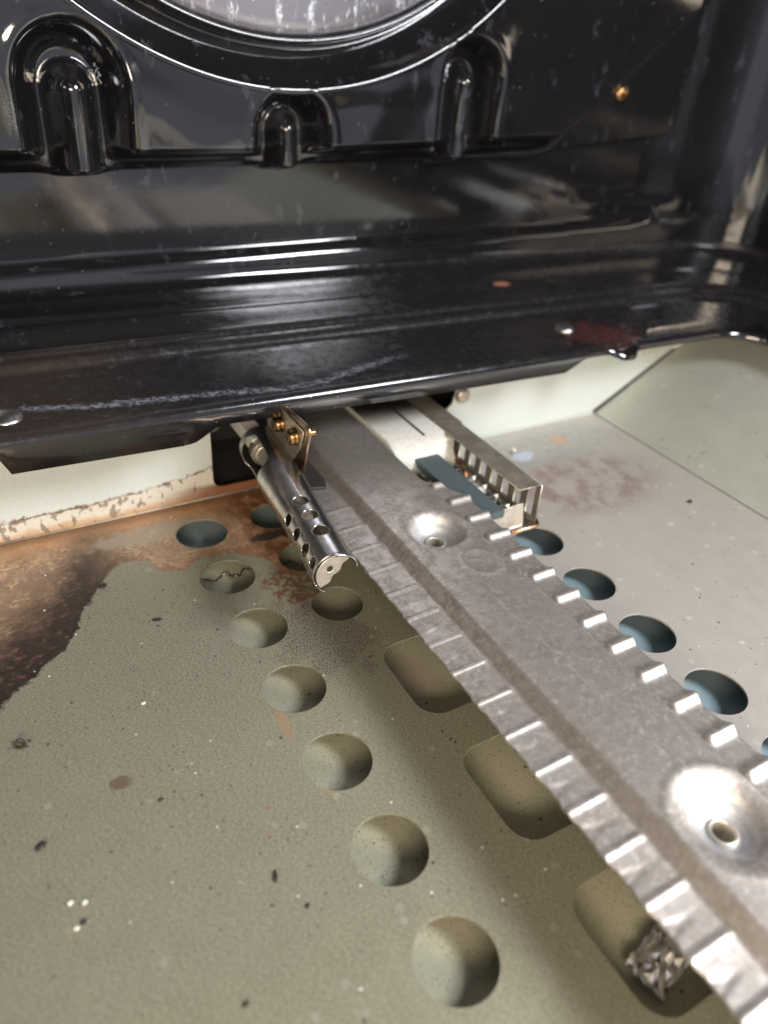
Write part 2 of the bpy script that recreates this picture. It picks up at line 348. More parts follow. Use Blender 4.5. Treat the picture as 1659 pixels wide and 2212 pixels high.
DARK = plain('dark_cavity_sheet', (0.035, 0.032, 0.030), 0.5)
TAN = plain('lit_hole_tan', (0.70, 0.58, 0.42), 0.5)
CHAR = plain('charred_crumb', (0.030, 0.022, 0.018), 0.6, bscale=12)
CRUM = plain('pale_crumb', (0.72, 0.68, 0.58), 0.6, bscale=12)
RUSTC = plain('rusty_crumb', (0.30, 0.12, 0.05), 0.7, bscale=12)
FOIL = plain('crumpled_foil', (0.92, 0.88, 0.85), 0.22, met=1.0, bscale=2, bs=0.02)
WIRE = plain('wire_metal', (0.30, 0.28, 0.26), 0.3, met=1.0)
def fan_mat():
    m = M('splattered_grey_plate')
    n = m.noise(2.5, 6, 0.75); run = m.noise(1.0, 5, 0.7, v=m.scl(5.5, 5.5, 1.5)); fn = m.noise(16, 4, 0.8)
    c = m.mix(m.noise(0.5, 2), (0.30, 0.29, 0.32), (0.40, 0.38, 0.42))
    wht = m.m('MULTIPLY', m.ss(run, 0.52, 0.62), m.ss(fn, 0.40, 0.52))
    c = m.mix(m.m('MULTIPLY', wht, 0.75), c, (0.74, 0.78, 0.84))
    c = m.mix(m.m('MULTIPLY', spots(m, 5.0, 0.22, 0.5), 0.7), c, (0.72, 0.75, 0.80))
    c = m.mix(m.m('MULTIPLY', spots(m, 7.5, 0.16, 0.3, m.vec(m.m('ADD', m.x, 9.1), m.y, m.z)), 0.75), c, (0.16, 0.13, 0.12))
    m.bump(wht, 0.2, 0.02)
    return m.set(Base_Color=c, Roughness=m.mix(wht, 0.30, 0.7), Metallic=0.75)
FAN = fan_mat()

# ------------------------------------------------------------------ geometry helpers
def circle(cx, cy, r, n=64):
    return [(cx + r * math.cos(2 * math.pi * i / n), cy + r * math.sin(2 * math.pi * i / n)) for i in range(n)]
def rrect(x0, y0, x1, y1, r, n=8):
    P = []
    for cx, cy, a in ((x1 - r, y1 - r, 0), (x0 + r, y1 - r, 90), (x0 + r, y0 + r, 180), (x1 - r, y0 + r, 270)):
        for k in range(n + 1):
            t = R(a + 90 * k / n); P.append((cx + r * math.cos(t), cy + r * math.sin(t)))
    return P
def plate_mesh(name, loops, thick, bevel=0.0, res=2):
    """sheet cut from a 2D outline with holes, in its own XY plane, centred on z=0"""
    cu = bpy.data.curves.new(name, 'CURVE'); cu.dimensions = '2D'; cu.fill_mode = 'BOTH'
    cu.extrude = max(thick / 2 - bevel, 0.0001); cu.bevel_depth = bevel; cu.bevel_resolution = res
    if bevel: cu.offset = -bevel
    for L in loops:
        s = cu.splines.new('POLY'); s.points.add(len(L) - 1); s.use_cyclic_u = True
        for i, q in enumerate(L): s.points[i].co = (q[0], q[1], 0, 1)
    o = bpy.data.objects.new(name, cu); col.objects.link(o)
    dg = bpy.context.evaluated_depsgraph_get(); dg.update()
    me = bpy.data.meshes.new_from_object(o.evaluated_get(dg)); me.name = name
    bpy.data.objects.remove(o); bpy.data.curves.remove(cu)
    return me
def place(me, origin, ax, ay):
    """map plate XY to world: origin + x*ax + y*ay"""
    ax = Vector(ax).normalized(); ay = Vector(ay).normalized(); az = ax.cross(ay)
    T = Matrix((ax, ay, az)).transposed().to_4x4(); T.translation = Vector(origin)
    me.transform(T); return me
def box_bm(bm, x0, x1, y0, y1, z0, z1, bev=0.0, seg=2):
    vs = [bm.verts.new((x, y, z)) for x in (x0, x1) for y in (y0, y1) for z in (z0, z1)]
    fs = [bm.faces.new([vs[i] for i in q]) for q in ((0, 1, 3, 2), (4, 6, 7, 5), (0, 4, 5, 1), (2, 3, 7, 6), (0, 2, 6, 4), (1, 5, 7, 3))]
    if bev:
        es = list({e for f in fs for e in f.edges})
        bmesh.ops.bevel(bm, geom=es, offset=bev, segments=seg, affect='EDGES', profile=0.5)
    return bm
def tube_bm(bm, pts, r, n=12, cap=True):
    pts = [Vector(q) for q in pts]; rings = []
    up = Vector((0, 0, 1))
    for i, q in enumerate(pts):
        t = (pts[min(i + 1, len(pts) - 1)] - pts[max(i - 1, 0)]).normalized()
        a = t.cross(up)
        if a.length < 1e-3: a = t.cross(Vector((1, 0, 0)))
        a.normalize(); b = t.cross(a)
        rr = r[i] if isinstance(r, (list, tuple)) else r
        rings.append([bm.verts.new(q + a * math.cos(2 * math.pi * k / n) * rr + b * math.sin(2 * math.pi * k / n) * rr) for k in range(n)])
    for A, B in zip(rings, rings[1:]):
        for k in range(n): bm.faces.new((A[k], A[(k + 1) % n], B[(k + 1) % n], B[k]))
    if cap: bm.faces.new(rings[0][::-1]); bm.faces.new(rings[-1])
    return bm
def lathe(name, prof, mat, origin, axis, parent=None, n=32, cross=None):
    """prof: (r, h) along axis"""
    bm = bmesh.new(); rings = []
    for r, h in prof:
        if r < 1e-5: rings.append([bm.verts.new((0, 0, h))])
        else: rings.append([bm.verts.new((r * math.cos(2 * math.pi * k / n), r * math.sin(2 * math.pi * k / n), h)) for k in range(n)])
    for A, B in zip(rings, rings[1:]):
        for k in range(n):
            k2 = (k + 1) % n
            if len(A) == 1 and len(B) == 1: continue
            if len(A) == 1: bm.faces.new((A[0], B[k], B[k2]))
            elif len(B) == 1: bm.faces.new((A[k], A[k2], B[0]))
            else: bm.faces.new((A[k], A[k2], B[k2], B[k]))
    bmesh.ops.recalc_face_normals(bm, faces=bm.faces)
    q = Vector((0, 0, 1)).rotation_difference(Vector(axis).normalized()).to_matrix().to_4x4()
    q.translation = Vector(origin); bm.transform(q)
    return bm_to(name, bm, mat, parent, True)
def grid_mesh(name, us, vs, fn, holes=None):
    """grid in (u,v) mapped by fn -> xyz; holes = vectorised signed distance (negative inside); border vertices snap on it"""
    U, V = np.meshgrid(np.array(us, float), np.array(vs, float), indexing='ij')
    nu, nv = U.shape
    keep = np.ones((nu - 1, nv - 1), bool)
    if holes is not None:
        du = abs(us[1] - us[0]); dv = abs(vs[1] - vs[0]); e = 1e-4; h = max(du, dv)
        for _ in range(2):
            s = holes(U, V); gu = (holes(U + e, V) - s) / e; gv = (holes(U, V + e) - s) / e
            g2 = np.maximum(gu * gu + gv * gv, 1e-6)
            near = np.abs(s) < 0.62 * h
            U = np.where(near, U - s * gu / g2, U); V = np.where(near, V - s * gv / g2, V)
        Uc = (U[:-1, :-1] + U[1:, :-1] + U[:-1, 1:] + U[1:, 1:]) / 4; Vc = (V[:-1, :-1] + V[1:, :-1] + V[:-1, 1:] + V[1:, 1:]) / 4
        keep = holes(Uc, Vc) > 0
    P = np.stack(fn(U, V), -1).reshape(-1, 3)
    idx = np.arange(nu * nv).reshape(nu, nv)
    F = np.stack([idx[:-1, :-1], idx[1:, :-1], idx[1:, 1:], idx[:-1, 1:]], -1)[keep]
    used = np.unique(F); remap = -np.ones(nu * nv, int); remap[used] = np.arange(len(used))
    me = bpy.data.meshes.new(name); me.from_pydata(P[used].tolist(), [], remap[F].tolist()); me.update()
    return me
def sstep(a, b, x):
    t = np.clip((x - a) / (b - a), 0, 1); return t * t * (3 - 2 * t)
def solid(o, t, off=-1.0, bevel=0):
    s = o.modifiers.new('thickness', 'SOLIDIFY'); s.thickness = t; s.offset = off
    return o

# ================================================================== SETTING: perforated floor, tray under it, rear and side panels
PIT = 1.516
holes = []
for k in range(-1, 13):
    y = -k * PIT
    if y < 0.9:
        for x in (0.0, 6.12): 
            if k >= 0: holes.append(circle(x, y, 0.5, 80))
for k in range(0, 3):
    holes.append(circle(1.5, -k * PIT, 0.46, 80)); holes.append(circle(4.62, -k * PIT, 0.46, 80))
for k in range(6):
    y1 = -4.36 - k * 2.36
    holes.append(rrect(1.55, y1 - 1.65, 2.85, y1, 0.38))
    holes.append(rrect(3.27, y1 - 1.65, 4.57, y1, 0.38))
me = plate_mesh('floor', [[(-5.3, -20), (11.4, -20), (11.4, 1.17), (-5.3, 1.17)]] + holes, 0.04, 0.003, 1)
me.transform(Matrix.Translation((0, 0, -0.02)))
floor = link('floor', me, G_FLOOR); tag(floor, 'perforated galvanised steel oven floor with round holes and a burnt spill', kind='structure')
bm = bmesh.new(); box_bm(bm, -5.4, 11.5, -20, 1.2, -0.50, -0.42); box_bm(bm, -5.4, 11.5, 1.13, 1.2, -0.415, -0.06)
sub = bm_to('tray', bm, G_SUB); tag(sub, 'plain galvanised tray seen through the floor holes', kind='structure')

# rear galvanised panel, with the opening the burner comes out of
op = [(0.66, 2.42), (0.66, 0.42)] + [(0.66 + 0.22 * (1 - math.cos(R(a))), 0.42 - 0.22 * math.sin(R(a))) for a in range(10, 91, 10)] + \
     [(2.2, 0.20), (5.6, 0.20), (5.9, 0.75), (6.35, 0.88), (6.62, 1.10), (6.72, 1.5), (6.5, 2.1), (6.5, 2.42)]
outer = [(-8, 0.0)] + [(-8, 2.42)] + op + [(16.5, 2.42), (16.5, 0.0)]
me = plate_mesh('rear_panel', [outer], 0.05, 0.006, 1); place(me, (0, 1.20, 0), (1, 0, 0), (0, 0, 1))
rear = link('rear_panel', me, G_REAR); tag(rear, 'pale galvanised rear panel with brown tide mark above the floor', kind='structure')
# rounded seam bead where floor meets rear panel
bm = bmesh.new(); tube_bm(bm, [(-5.3, 1.16, 0.012), (0.6, 1.16, 0.012), (2.6, 1.16, 0.012)], 0.028, 8)
o = bm_to('floor_seam', bm, STEEL_D, None, True); tag(o, 'folded steel seam between floor and rear panel', kind='structure')
bm = bmesh.new(); box_bm(bm, 5.9, 11.38, 1.11, 1.165, 0.0, 0.045, 0.01)
o = bm_to('floor_lip', bm, G_REAR); tag(o, 'pale turned-up lip of the floor along the rear panel', kind='structure')
# sloping side panels
def slope(name, xs, label):
    prof = [(11.44, 0.006), (11.5, 0.03), (14.2, 1.60), (15.0, 2.06), (15.5, 2.34), (15.62, 2.42), (16.2, 2.48)]
    if xs < 0: prof = [(6.12 - x, z) for x, z in prof]
    me = grid_mesh(name, list(range(len(prof))), list(np.linspace(-20, 1.13, 30)),
                   lambda u, v: (np.interp(u, range(len(prof)), [q[0] for q in prof]), v, np.interp(u, range(len(prof)), [q[1] for q in prof])))
    o = link(name, me, G_SIDE); solid(o, 0.05, 1 if xs < 0 else -1); tag(o, label, kind='structure'); return o
bm = bmesh.new(); tube_bm(bm, [(11.40, 1.15, 0.03), (14.2, 1.15, 1.61), (16.1, 1.15, 2.5)], 0.035, 8)
o = bm_to('corner_seam', bm, DARK, None, True); tag(o, 'dark gap between rear panel and sloping side panel', kind='structure')
slope('side_panel', 1, 'sloping pale galvanised panel right of the floor')
slope('side_panel', -1, 'sloping pale galvanised panel left of the floor')

# dark space behind the opening
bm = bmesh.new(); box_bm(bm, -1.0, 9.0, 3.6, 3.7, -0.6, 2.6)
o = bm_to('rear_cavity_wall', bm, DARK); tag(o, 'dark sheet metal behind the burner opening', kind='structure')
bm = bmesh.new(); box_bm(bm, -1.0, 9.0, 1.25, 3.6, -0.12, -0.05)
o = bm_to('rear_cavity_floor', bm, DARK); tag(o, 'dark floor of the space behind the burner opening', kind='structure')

for px_, pz_ in ((1.44, 0.42), (1.75, 0.86), (1.30, 0.95), (7.30, 1.35)):  # flat coloured discs painted as light seen through holes in the dark sheet
    o = lathe('lit_hole_disc', [(0, 0.03), (0.18, 0.03), (0.20, 0.0)], TAN if px_ < 5 else SIC, (px_, 3.58, pz_), (0, -1, 0), None, 32)
    tag(o, {7.30: 'round bluish disc painted as a cool-lit hole in the dark space behind the igniter', 1.44: 'lowest tan disc painted as a warm-lit hole in the dark opening behind the pilot tube', 1.75: 'tan disc painted as a warm-lit hole nearest the pilot hood in the dark opening', 1.30: 'upper left tan disc painted as a warm-lit hole in the dark opening beside the pale rear panel'}[px_], 'cap', None if px_ > 5 else 'tan discs painted as lit holes in the dark opening')  # category 'cap' here means discs painted as lit holes, not real caps
# ================================================================== black enamel cavity
ZL = lambda x: 2.87 - 0.02 * x
cav = empty('oven_cavity', (3, 3, 2.7), 'black enamelled oven cavity with ridged ledge above the galvanised floor', 'oven')
prof = [(0.0, None), (0.0, -0.13), (0.012, -0.08), (0.04, -0.03), (0.09, -0.004), (0.16, 0.0), (0.4, 0.0), (0.8, 0.0), (1.2, 0), (1.6, 0), (2.0, 0), (2.34, 0.0),
        (2.42, 0.02), (2.46, 0.06), (2.49, 0.11), (2.54, 0.14), (2.62, 0.15), (2.74, 0.15), (2.80, 0.165), (2.83, 0.20), (2.86, 0.235), (2.92, 0.255), (3.0, 0.26), (3.4, 0.26), (3.95, 0.26),
        (4.02, 0.272), (4.06, 0.29), (4.14, 0.295), (4.6, 0.295), (5.3, 0.295), (5.6, 0.295), (5.74, 0.305), (5.84, 0.33), (5.92, 0.375), (5.97, 0.44), (5.995, 0.54), (6.0, 0.66), (6.0, 0.78)]
for z in np.concatenate([np.arange(0.9, 6.0, 0.09), np.arange(6.0, 30, 1.2)]): prof.append((6.0, float(z)))
C = (13.4, -1.6); r0 = 1.2
cols_ = []
for x in np.concatenate([np.arange(-14, 13.4, 0.12)]): cols_.append(('r', float(x)))
for a in np.linspace(0, 90, 26): cols_.append(('c', float(a)))
for y in np.arange(-2.0, -20, -0.6): cols_.append(('s', float(y)))
def lipbottom(x):
    pts = [(-14, -0.15), (-3.25, -0.16), (-3.12, -0.60), (-0.25, -0.62), (-0.05, -0.58), (0.30, -0.36), (0.6, -0.33), (4.0, -0.40), (8.45, -0.42), (8.75, -0.28), (9.0, -0.14), (20, -0.14)]
    return float(np.interp(x, [q[0] for q in pts], [q[1] for q in pts]))
verts = []; faces = []
for kind, t in cols_:
    for d, z in prof:
        n = 2.0 + 3.2 * min(1, max(0, (d - 1.5) / 4.5))
        rr = r0 + d
        if kind == 'r': x, y = t, C[1] + rr
        elif kind == 's': x, y = C[0] + rr, t
        else:
            a = R(t); x = C[0] + rr * (math.sin(a)) ** (2 / n) if t > 0 else C[0]; y = C[1] + rr * (math.cos(a)) ** (2 / n) if t < 90 else C[1]
        zl = ZL(x if kind != 's' else C[0] + r0)
        if z is None: z = lipbottom(x) if kind == 'r' else -0.14
        if kind == 'r' and d < 1.0:      # rusty boss that overhangs the lip
            g = math.exp(-((x - 10.2) / 0.34) ** 4)
            y -= 0.24 * g * (1 - d) ** 2; z -= 0.10 * g * (1 - d)
            if 0.1 < d: z += 0.06 * math.exp(-((x - 10.5) / 0.4) ** 2 - ((d - 0.6) / 0.4) ** 2)
        if kind == 'r' and d >= 5.99:     # pressed recess with rounded corner
            Z = zl + z; qx = abs(x - 3.0) - (13.75 - 1.3); qz = (3.72 + 1.3) - Z
            sd = math.hypot(max(qx, 0), max(qz, 0)) - 1.3 + min(max(qx, qz), 0)
            s = min(1, max(0, (0.1 - sd) / 0.2)); y += 0.30 * s * s * (3 - 2 * s)
        if kind == 'c' and d >= 5.99:
            Z = zl + z; qx = abs(x - 3.0) - (13.75 - 1.3); qz = (3.72 + 1.3) - Z
            sd = math.hypot(max(qx, 0), max(qz, 0)) - 1.3 + min(max(qx, qz), 0)
            s = min(1, max(0, (0.1 - sd) / 0.2)); y += 0.30 * s * s * (3 - 2 * s)
        verts.append((x, y, zl + z))
N = len(prof)
for i in range(len(cols_) - 1):
    for j in range(N - 1): faces.append((i * N + j, (i + 1) * N + j, (i + 1) * N + j + 1, i * N + j + 1))
me = bpy.data.meshes.new('cavity_liner'); me.from_pydata(verts, [], faces); me.update()
liner = link('cavity_liner', me, E_LEDGE, cav, True); solid(liner, 0.04, 1)
liner['label'] = 'black enamel rear wall, ridged ledge and notched lip with dust and a lime line'
# left wall, roof of the cavity
bm = bmesh.new(); box_bm(bm, -14.2, -14.0, -20, 6.2, 2.8, 33); o = bm_to('side_wall', bm, E_BLACK, cav)
bm = bmesh.new(); box_bm(bm, -14.2, 21, -20, 6.2, 33, 33.2); o = bm_to('ceiling', bm, E_BLACK, cav)
bm = bmesh.new(); box_bm(bm, -14.0, -8.3, -20, 1.0, 2.75, 2.85); o = bm_to('ledge', bm, E_BLACK, cav)
# hanging brown-grey flange under the right end of the lip
me = plate_mesh('flange', [[(11.45, 2.75), (11.55, 2.06), (12.75, 2.10), (13.3, 2.40), (13.6, 2.75)]], 0.04, 0.008, 1)
place(me, (0, 0.10, 0), (1, 0, 0), (0, 0, 1)); link('flange', me, STEEL_D, cav)

def dome_screw(name, origin, axis, r, mat, parent, slot='none', h=None):
    h = h or r * 0.5
    o = lathe(name, [(0, 0), (r, 0), (r * 1.02, h * 0.2), (r * 0.95, h * 0.55), (r * 0.75, h * 0.86), (r * 0.4, h * 0.98), (0, h)], mat, origin, axis, parent, 28)
    return o
dome_screw('screw', (-2.95, 0.27, ZL(-2.95)), (0, 0, 1), 0.26, ZINC, cav, h=0.12)
dome_screw('screw', (9.45, 0.88, ZL(9.45)), (0, 0, 1), 0.24, ZINC, cav, h=0.14)

# ================================================================== fan baffle
baf = empty('fan_baffle', (4.1, 5.2, 5.8), 'glossy black embossed fan baffle with big round opening on the rear wall', 'baffle')
BY = 5.72; H0 = 1.06
def stadium(X, Z, cx, r, ztop):          # open-bottomed arch: positive inside
    return r - np.where(Z > ztop - r, np.hypot(X - cx, Z - (ztop - r)), np.abs(X - cx))
def baffle_h(X, Z):
    zb = 6.02 + 0.03 * np.maximum(X - 4, 0)
    # right-hand boundary: diagonal from (11.6,6.1) to (15.6,9.1) then up
    nx, nz = 3.0, -4.0; L = math.hypot(nx, nz)
    dg = -((X - 11.75) * nx + (Z - 6.15) * nz) / L
    dv = 15.9 - X
    k = 0.5
    d1 = np.minimum(dg, dv); d2 = Z - zb
    ins = -k * np.log(np.exp(-np.clip(d1, -6, 6) / k) + np.exp(-np.clip(d2, -6, 6) / k) ) if False else np.minimum(d1, d2)
    # round concave meeting a little
    h = H0 * sstep(-0.24, 0.20, d2) * sstep(-0.45, 0.30, d1)
    hb = 0.35 * sstep(-0.38, -0.12, d2) * sstep(-0.45, 0.30, d1)
    h = np.maximum(h, hb)
    # bead near the lower rim
    for cx, r, zt, ci, ri, zi in ((-0.45, 1.0, 8.36, -0.42, 0.52, 7.72), (4.02, 0.88, 7.32, 3.98, 0.42, 6.95), (8.62, 0.84, 8.45, 8.55, 0.44, 7.95)):
        s = stadium(X, Z, cx, r, zt)
        m = sstep(-0.10, 0.50, s)
        rim = 0.02 * np.exp(-((s + 0.12) / 0.11) ** 2) * sstep(-0.1, 0.1, d2)
        valley = np.maximum(H0 - 0.72, 0.12) * sstep(-0.42, -0.22, d2)
        h = h * (1 - m) + valley * m + rim
        s2 = stadium(X, Z, ci, ri, zi)
        rib = 0.58 * (np.clip(s2 / ri, 0, 1) * (2 - np.clip(s2 / ri, 0, 1))) * sstep(-0.42, -0.26, d2)
        h = h + rib
    r = np.hypot(X - 4.1, Z - 15.2)
    ring = sstep(6.9, 7.10, r) * sstep(8.02, 7.66, r)
    fl = 0.05 * np.clip(Z - 5.9, 0, 5) * sstep(0.1, -0.5, d1)
    pil_ = (0.045 * np.sin(1.9 * Z + 0.6 * X) + 0.035 * np.sin(0.9 * X + 1) + 0.015 * np.sin(2.3 * X - 1.7 * Z)) * sstep(0.2, 0.6, h) * (1 - 0.7 * sstep(8.5, 10.5, X))
    return h + fl + pil_ * sstep(7.9, 8.6, r) + 0.03
us = np.arange(-6, 16.95, 0.04); vs = np.arange(0, 9.3, 0.04)
def bmap(u, v):
    zb = np.interp(u, [-9, 11.6, 12.0, 12.4, 17], [5.62, 5.72, 5.80, 5.92, 6.30])
    zb = zb - 0.10 * (np.exp(-((u + 0.42) / 0.6) ** 4) + np.exp(-((u - 4.0) / 0.5) ** 4) + np.exp(-((u - 8.6) / 0.5) ** 4))
    Z = zb + v
    return (u, BY - baffle_h(u, Z), Z)
me = grid_mesh('baffle_panel', us, vs, bmap, lambda u, v: (np.hypot(u - 4.1, bmap(u, v)[2] - 15.2) - 7.86))
o = link('baffle_panel', me, E_BLACK, baf, True); solid(o, 0.05, -1)
lathe('fan_cover', [(0, 0.02), (3, 0.02), (6.6, 0.0), (6.86, -0.03), (6.94, -0.14), (6.945, -0.3)], FAN, (4.1, BY - 0.76, 15.2), (0, -1, 0), baf, 160)
lathe('ring_groove', [(6.94, 0.40), (6.95, 0.74), (6.975, 0.80), (7.01, 0.81), (7.04, 0.78), (7.07, 0.68), (7.10, 0.52), (7.14, 0.42), (7.20, 0.42), (7.80, 1.05), (7.845, 1.088), (7.86, 1.10), (7.875, 1.105), (7.92, 1.108), (7.955, 1.098), (7.99, 1.0)], E_BLACK, (4.1, BY, 15.2), (0, -1, 0), baf, 360)
sc = dome_screw('screw', (14.4, BY - 0.06, 7.30), (0, -1, 0), 0.24, BRASS, baf, h=0.2)
lathe('washer', [(0.25, 0.0), (0.33, 0.0), (0.34, 0.02), (0.33, 0.04), (0.25, 0.04)], E_BLACK, (14.4, BY - 0.03, 7.30), (0, -1, 0), sc, 28)

# ================================================================== burner bar
bur = empty('burner_bar', (3.06, -8, 1.2), 'long flat aluminised steel burner bar with ribbed edges crossing the floor', 'burner')
P0 = -1.96; PR = 0.617
def ridge(Y, w):
    f = (Y - P0) / PR; d = np.abs(f - np.round(f)) * PR
    on = (Y < P0 + 0.25)
    return np.exp(-(d / w) ** 4) * on
def bur_z(X, Y):
    lf = X < 3.06
    plate = np.where(lf, sstep(2.22, 2.46, X), sstep(3.96, 3.80, X))
    dome = 0.19 + 0.03 * np.cos(np.clip((X - 3.06) / 0.75, -1, 1) * math.pi / 2)
    back = sstep(-1.5, 1.2, Y)                   # swells towards the mixing tube at the rear
    z = 1.2 + plate * dome + plate * back * 0.16 * np.cos(np.clip((X - 3.06) / 0.75, -1, 1) * math.pi / 2)
    e = np.where(lf, sstep(2.28, 2.16, X), sstep(3.98, 4.06, X))
    t = np.mod(P0 - Y, PR); on = (Y < P0 + 0.06)
    saw = np.where(t < PR - 0.05, np.clip(1 - t / 0.30, 0, 1) ** 1.3, (t - (PR - 0.05)) / 0.05) * on
    z = z + e * np.where(lf, 0.022 * saw + 0.032 * np.exp(-((np.minimum(t, PR - t)) / 0.032) ** 2) * on, 0.080 * np.exp(-(np.minimum(t, PR - t) / 0.085) ** 2) * on)
    fr = (Y - P0 + 0.5 * PR) / PR; d2 = np.abs(fr - np.round(fr)) * PR + (X - 1.9) * np.where(lf, 0.22, 0)
    z = z - e * np.where(lf, 0.012, 0) * np.exp(-(np.abs(d2) / 0.03) ** 2) * (Y < P0)
    z = z + e * np.where(lf, -0.02, 0.0) * sstep(0.0, 0.55, (2.2 - X))
    for cy in (-3.46, -9.75, -16.04):
        r = np.hypot(X - 3.18, Y - cy)
        w_ = 0.0 if cy == -3.46 else 0.12
        dep = 0.20 * sstep(0.58 + w_, 0.24, r) + 0.045 * sstep(0.46, 0.40, r) + 0.045 * sstep(0.345, 0.29, r) + 0.03 * sstep(0.26, 0.21, r)
        z = z - dep + 0.008 * np.exp(-((r - 0.62 - w_) / 0.05) ** 2)
        r2 = np.hypot(X - 3.36, Y - (cy - 1.08))
        if cy == -3.46:
            z = z + 0.020 * np.exp(-((r2 - 0.33) / 0.035) ** 2) - 0.02 * sstep(0.28, 0.1, r2)
            z = z + 0.016 * np.exp(-((Y - (cy - 1.08) - 0.10 + 0.25 * (X - 3.36)) / 0.018) ** 2) * (np.abs(X - 3.4) < 0.2)
    return z
def bur_x(U, Y):
    # u in 0..1; scalloped edges; flanges taper towards the rear
    taper = sstep(-2.3, -0.9, Y)
    xl = 1.64 + 0.10 * taper - 0.035 * ridge(Y, 0.14) * (Y < P0 + .2) + 0.02
    xr = 4.47 - 0.50 * sstep(-2.5, -1.5, Y) + 0.03 * ridge(Y, 0.14)
    return xl + (xr - xl) * U
us = np.linspace(0, 1, 110); vs = np.arange(-19.5, 3.0, 0.036)
def bh(u, v):
    X = bur_x(u, v); s = np.full(X.shape, 9.0)
    for cy in (-3.46, -9.75, -16.04): s = np.minimum(s, (np.hypot(X - 3.06, v - cy) - 0.135) )
    return s
def bmapf(u, v):
    X = bur_x(u, v); return (X, v, bur_z(X, v))
# (holes are cut after mapping so that the snap works in real units)
def grid_xy(name, us, vs, fx, fz, circles, cell):
    U, V = np.meshgrid(us, vs, indexing='ij'); X = fx(U, V); Y = V.copy()
    for cx, cy, r in circles:
        d = np.hypot(X - cx, Y - cy); near = np.abs(d - r) < cell * 0.62
        k = np.where(near, r / np.maximum(d, 1e-6), 1.0); X = cx + (X - cx) * k; Y = cy + (Y - cy) * k
    Xc = (X[:-1, :-1] + X[1:, :-1] + X[:-1, 1:] + X[1:, 1:]) / 4; Yc = (Y[:-1, :-1] + Y[1:, :-1] + Y[:-1, 1:] + Y[1:, 1:]) / 4
    keep = np.ones(Xc.shape, bool)
    for cx, cy, r in circles: keep &= np.hypot(Xc - cx, Yc - cy) > r
    P = np.stack([X, Y, fz(X, Y)], -1).reshape(-1, 3); idx = np.arange(X.size).reshape(X.shape)
    F = np.stack([idx[:-1, :-1], idx[1:, :-1], idx[1:, 1:], idx[:-1, 1:]], -1)[keep]
    used = np.unique(F); rm = -np.ones(X.size, int); rm[used] = np.arange(len(used))
    me = bpy.data.meshes.new(name); me.from_pydata(P[used].tolist(), [], rm[F].tolist()); me.update(); return me
me = grid_xy('top_plate', us, vs, bur_x, bur_z, [(3.18, cy, 0.14) for cy in (-3.46, -9.75, -16.04)], 0.036)
o = link('top_plate', me, BURN, bur, True); solid(o, 0.035, -1)
def low_z(X, Y):
    t = sstep(2.2, 2.6, X) * sstep(4.0, 3.6, X)
    return 1.10 - 0.42 * t - 0.02 * ridge(Y, 0.12) * (1 - t)
me = grid_xy('bottom_plate', np.linspace(0, 1, 60), np.arange(-19.5, 3.0, 0.06), lambda u, v: bur_x(0.03 + 0.94 * u, v), low_z, [(3.18, cy, 0.12) for cy in (-3.46, -9.75, -16.04)], 0.06)
o = link('bottom_plate', me, BURN, bur, True); solid(o, 0.035, 1)
for cy in (-3.46, -9.75, -16.04):
    zz = float(bur_z(np.array([3.18 + 0.16]), np.array([cy]))[0])
    lathe('eyelet', [(0.132, -0.55), (0.130, -0.01), (0.136, 0.03), (0.150, 0.045), (0.172, 0.04), (0.192, 0.015), (0.20, -0.03)], CAPM, (3.18, cy, zz), (0, 0, 1), bur, 40)

# ================================================================== pilot burner (left)
pil = empty('pilot_burner', (1.1, -1.5, 1.2), 'shiny perforated stainless pilot tube bracketed left of the burner bar', 'pilot burner')
A = Vector((0.985, -3.90, 1.50)); B = Vector((1.38, 0.26, 1.56)); axd = (B - A).normalized(); Lt = (B - A).length
sx = axd.cross(Vector((0, 0, 1))).normalized()      # points to +x side
sz = sx.cross(axd)
RT = 0.365
def tmap(u, v):  # u = arc length round, v = distance from the front end ; angle 0 at +x, 90 up
    a = u / RT
    ctr = np.array(A)[:, None, None] + np.array(axd)[:, None, None] * v
    rr = RT + 0.055 * sstep(1.2, 3.6, v)
    P = ctr + rr * (np.cos(a) * np.array(sx)[:, None, None] + np.sin(a) * np.array(sz)[:, None, None])
    return P[0], P[1], P[2]
arc = lambda deg: R(deg) * RT
thol = [(98, 1.56, 0.135), (95, 1.12, 0.135), (92, 0.66, 0.135), (155, 1.36, 0.115), (155, 0.93, 0.115), (155, 0.50, 0.115), (155, 0.12 + 0.02, 0.10),
        (25, 1.4, 0.10), (25, 0.9, 0.10), (200, 1.1, 0.1)]
def tsdf(u, v):
    s = np.full(u.shape, 9.0)
    for dg, y, r in thol[:7]: s = np.minimum(s, np.hypot((u - arc(dg)), v - y) - r)
    # big cutaway on the upper left at the rear, with rounded ends
    u0, u1, v0, v1, rc = arc(112), arc(232), 2.95, Lt - 0.16, 0.16
    qx = np.abs(u - (u0 + u1) / 2) - (u1 - u0) / 2 + rc; qy = np.abs(v - (v0 + v1) / 2) - (v1 - v0) / 2 + rc
    bx = np.hypot(np.maximum(qx, 0), np.maximum(qy, 0)) - rc + np.minimum(np.maximum(qx, qy), 0)
    return np.minimum(s, bx)
me = grid_mesh('tube', list(np.arange(arc(2), arc(238), 0.0125)), list(np.arange(0, Lt, 0.0125)), tmap, tsdf)
o = link('tube', me, STEEL, pil, True); solid(o, 0.022, 0)
# lower tray half of the hood
me = grid_mesh('hood_base', list(np.linspace(arc(240), arc(318), 20)), list(np.linspace(1.0, Lt - 0.1, 40)), tmap)
o = link('hood_base', me, STEEL_B, pil, True); solid(o, 0.02, 0)
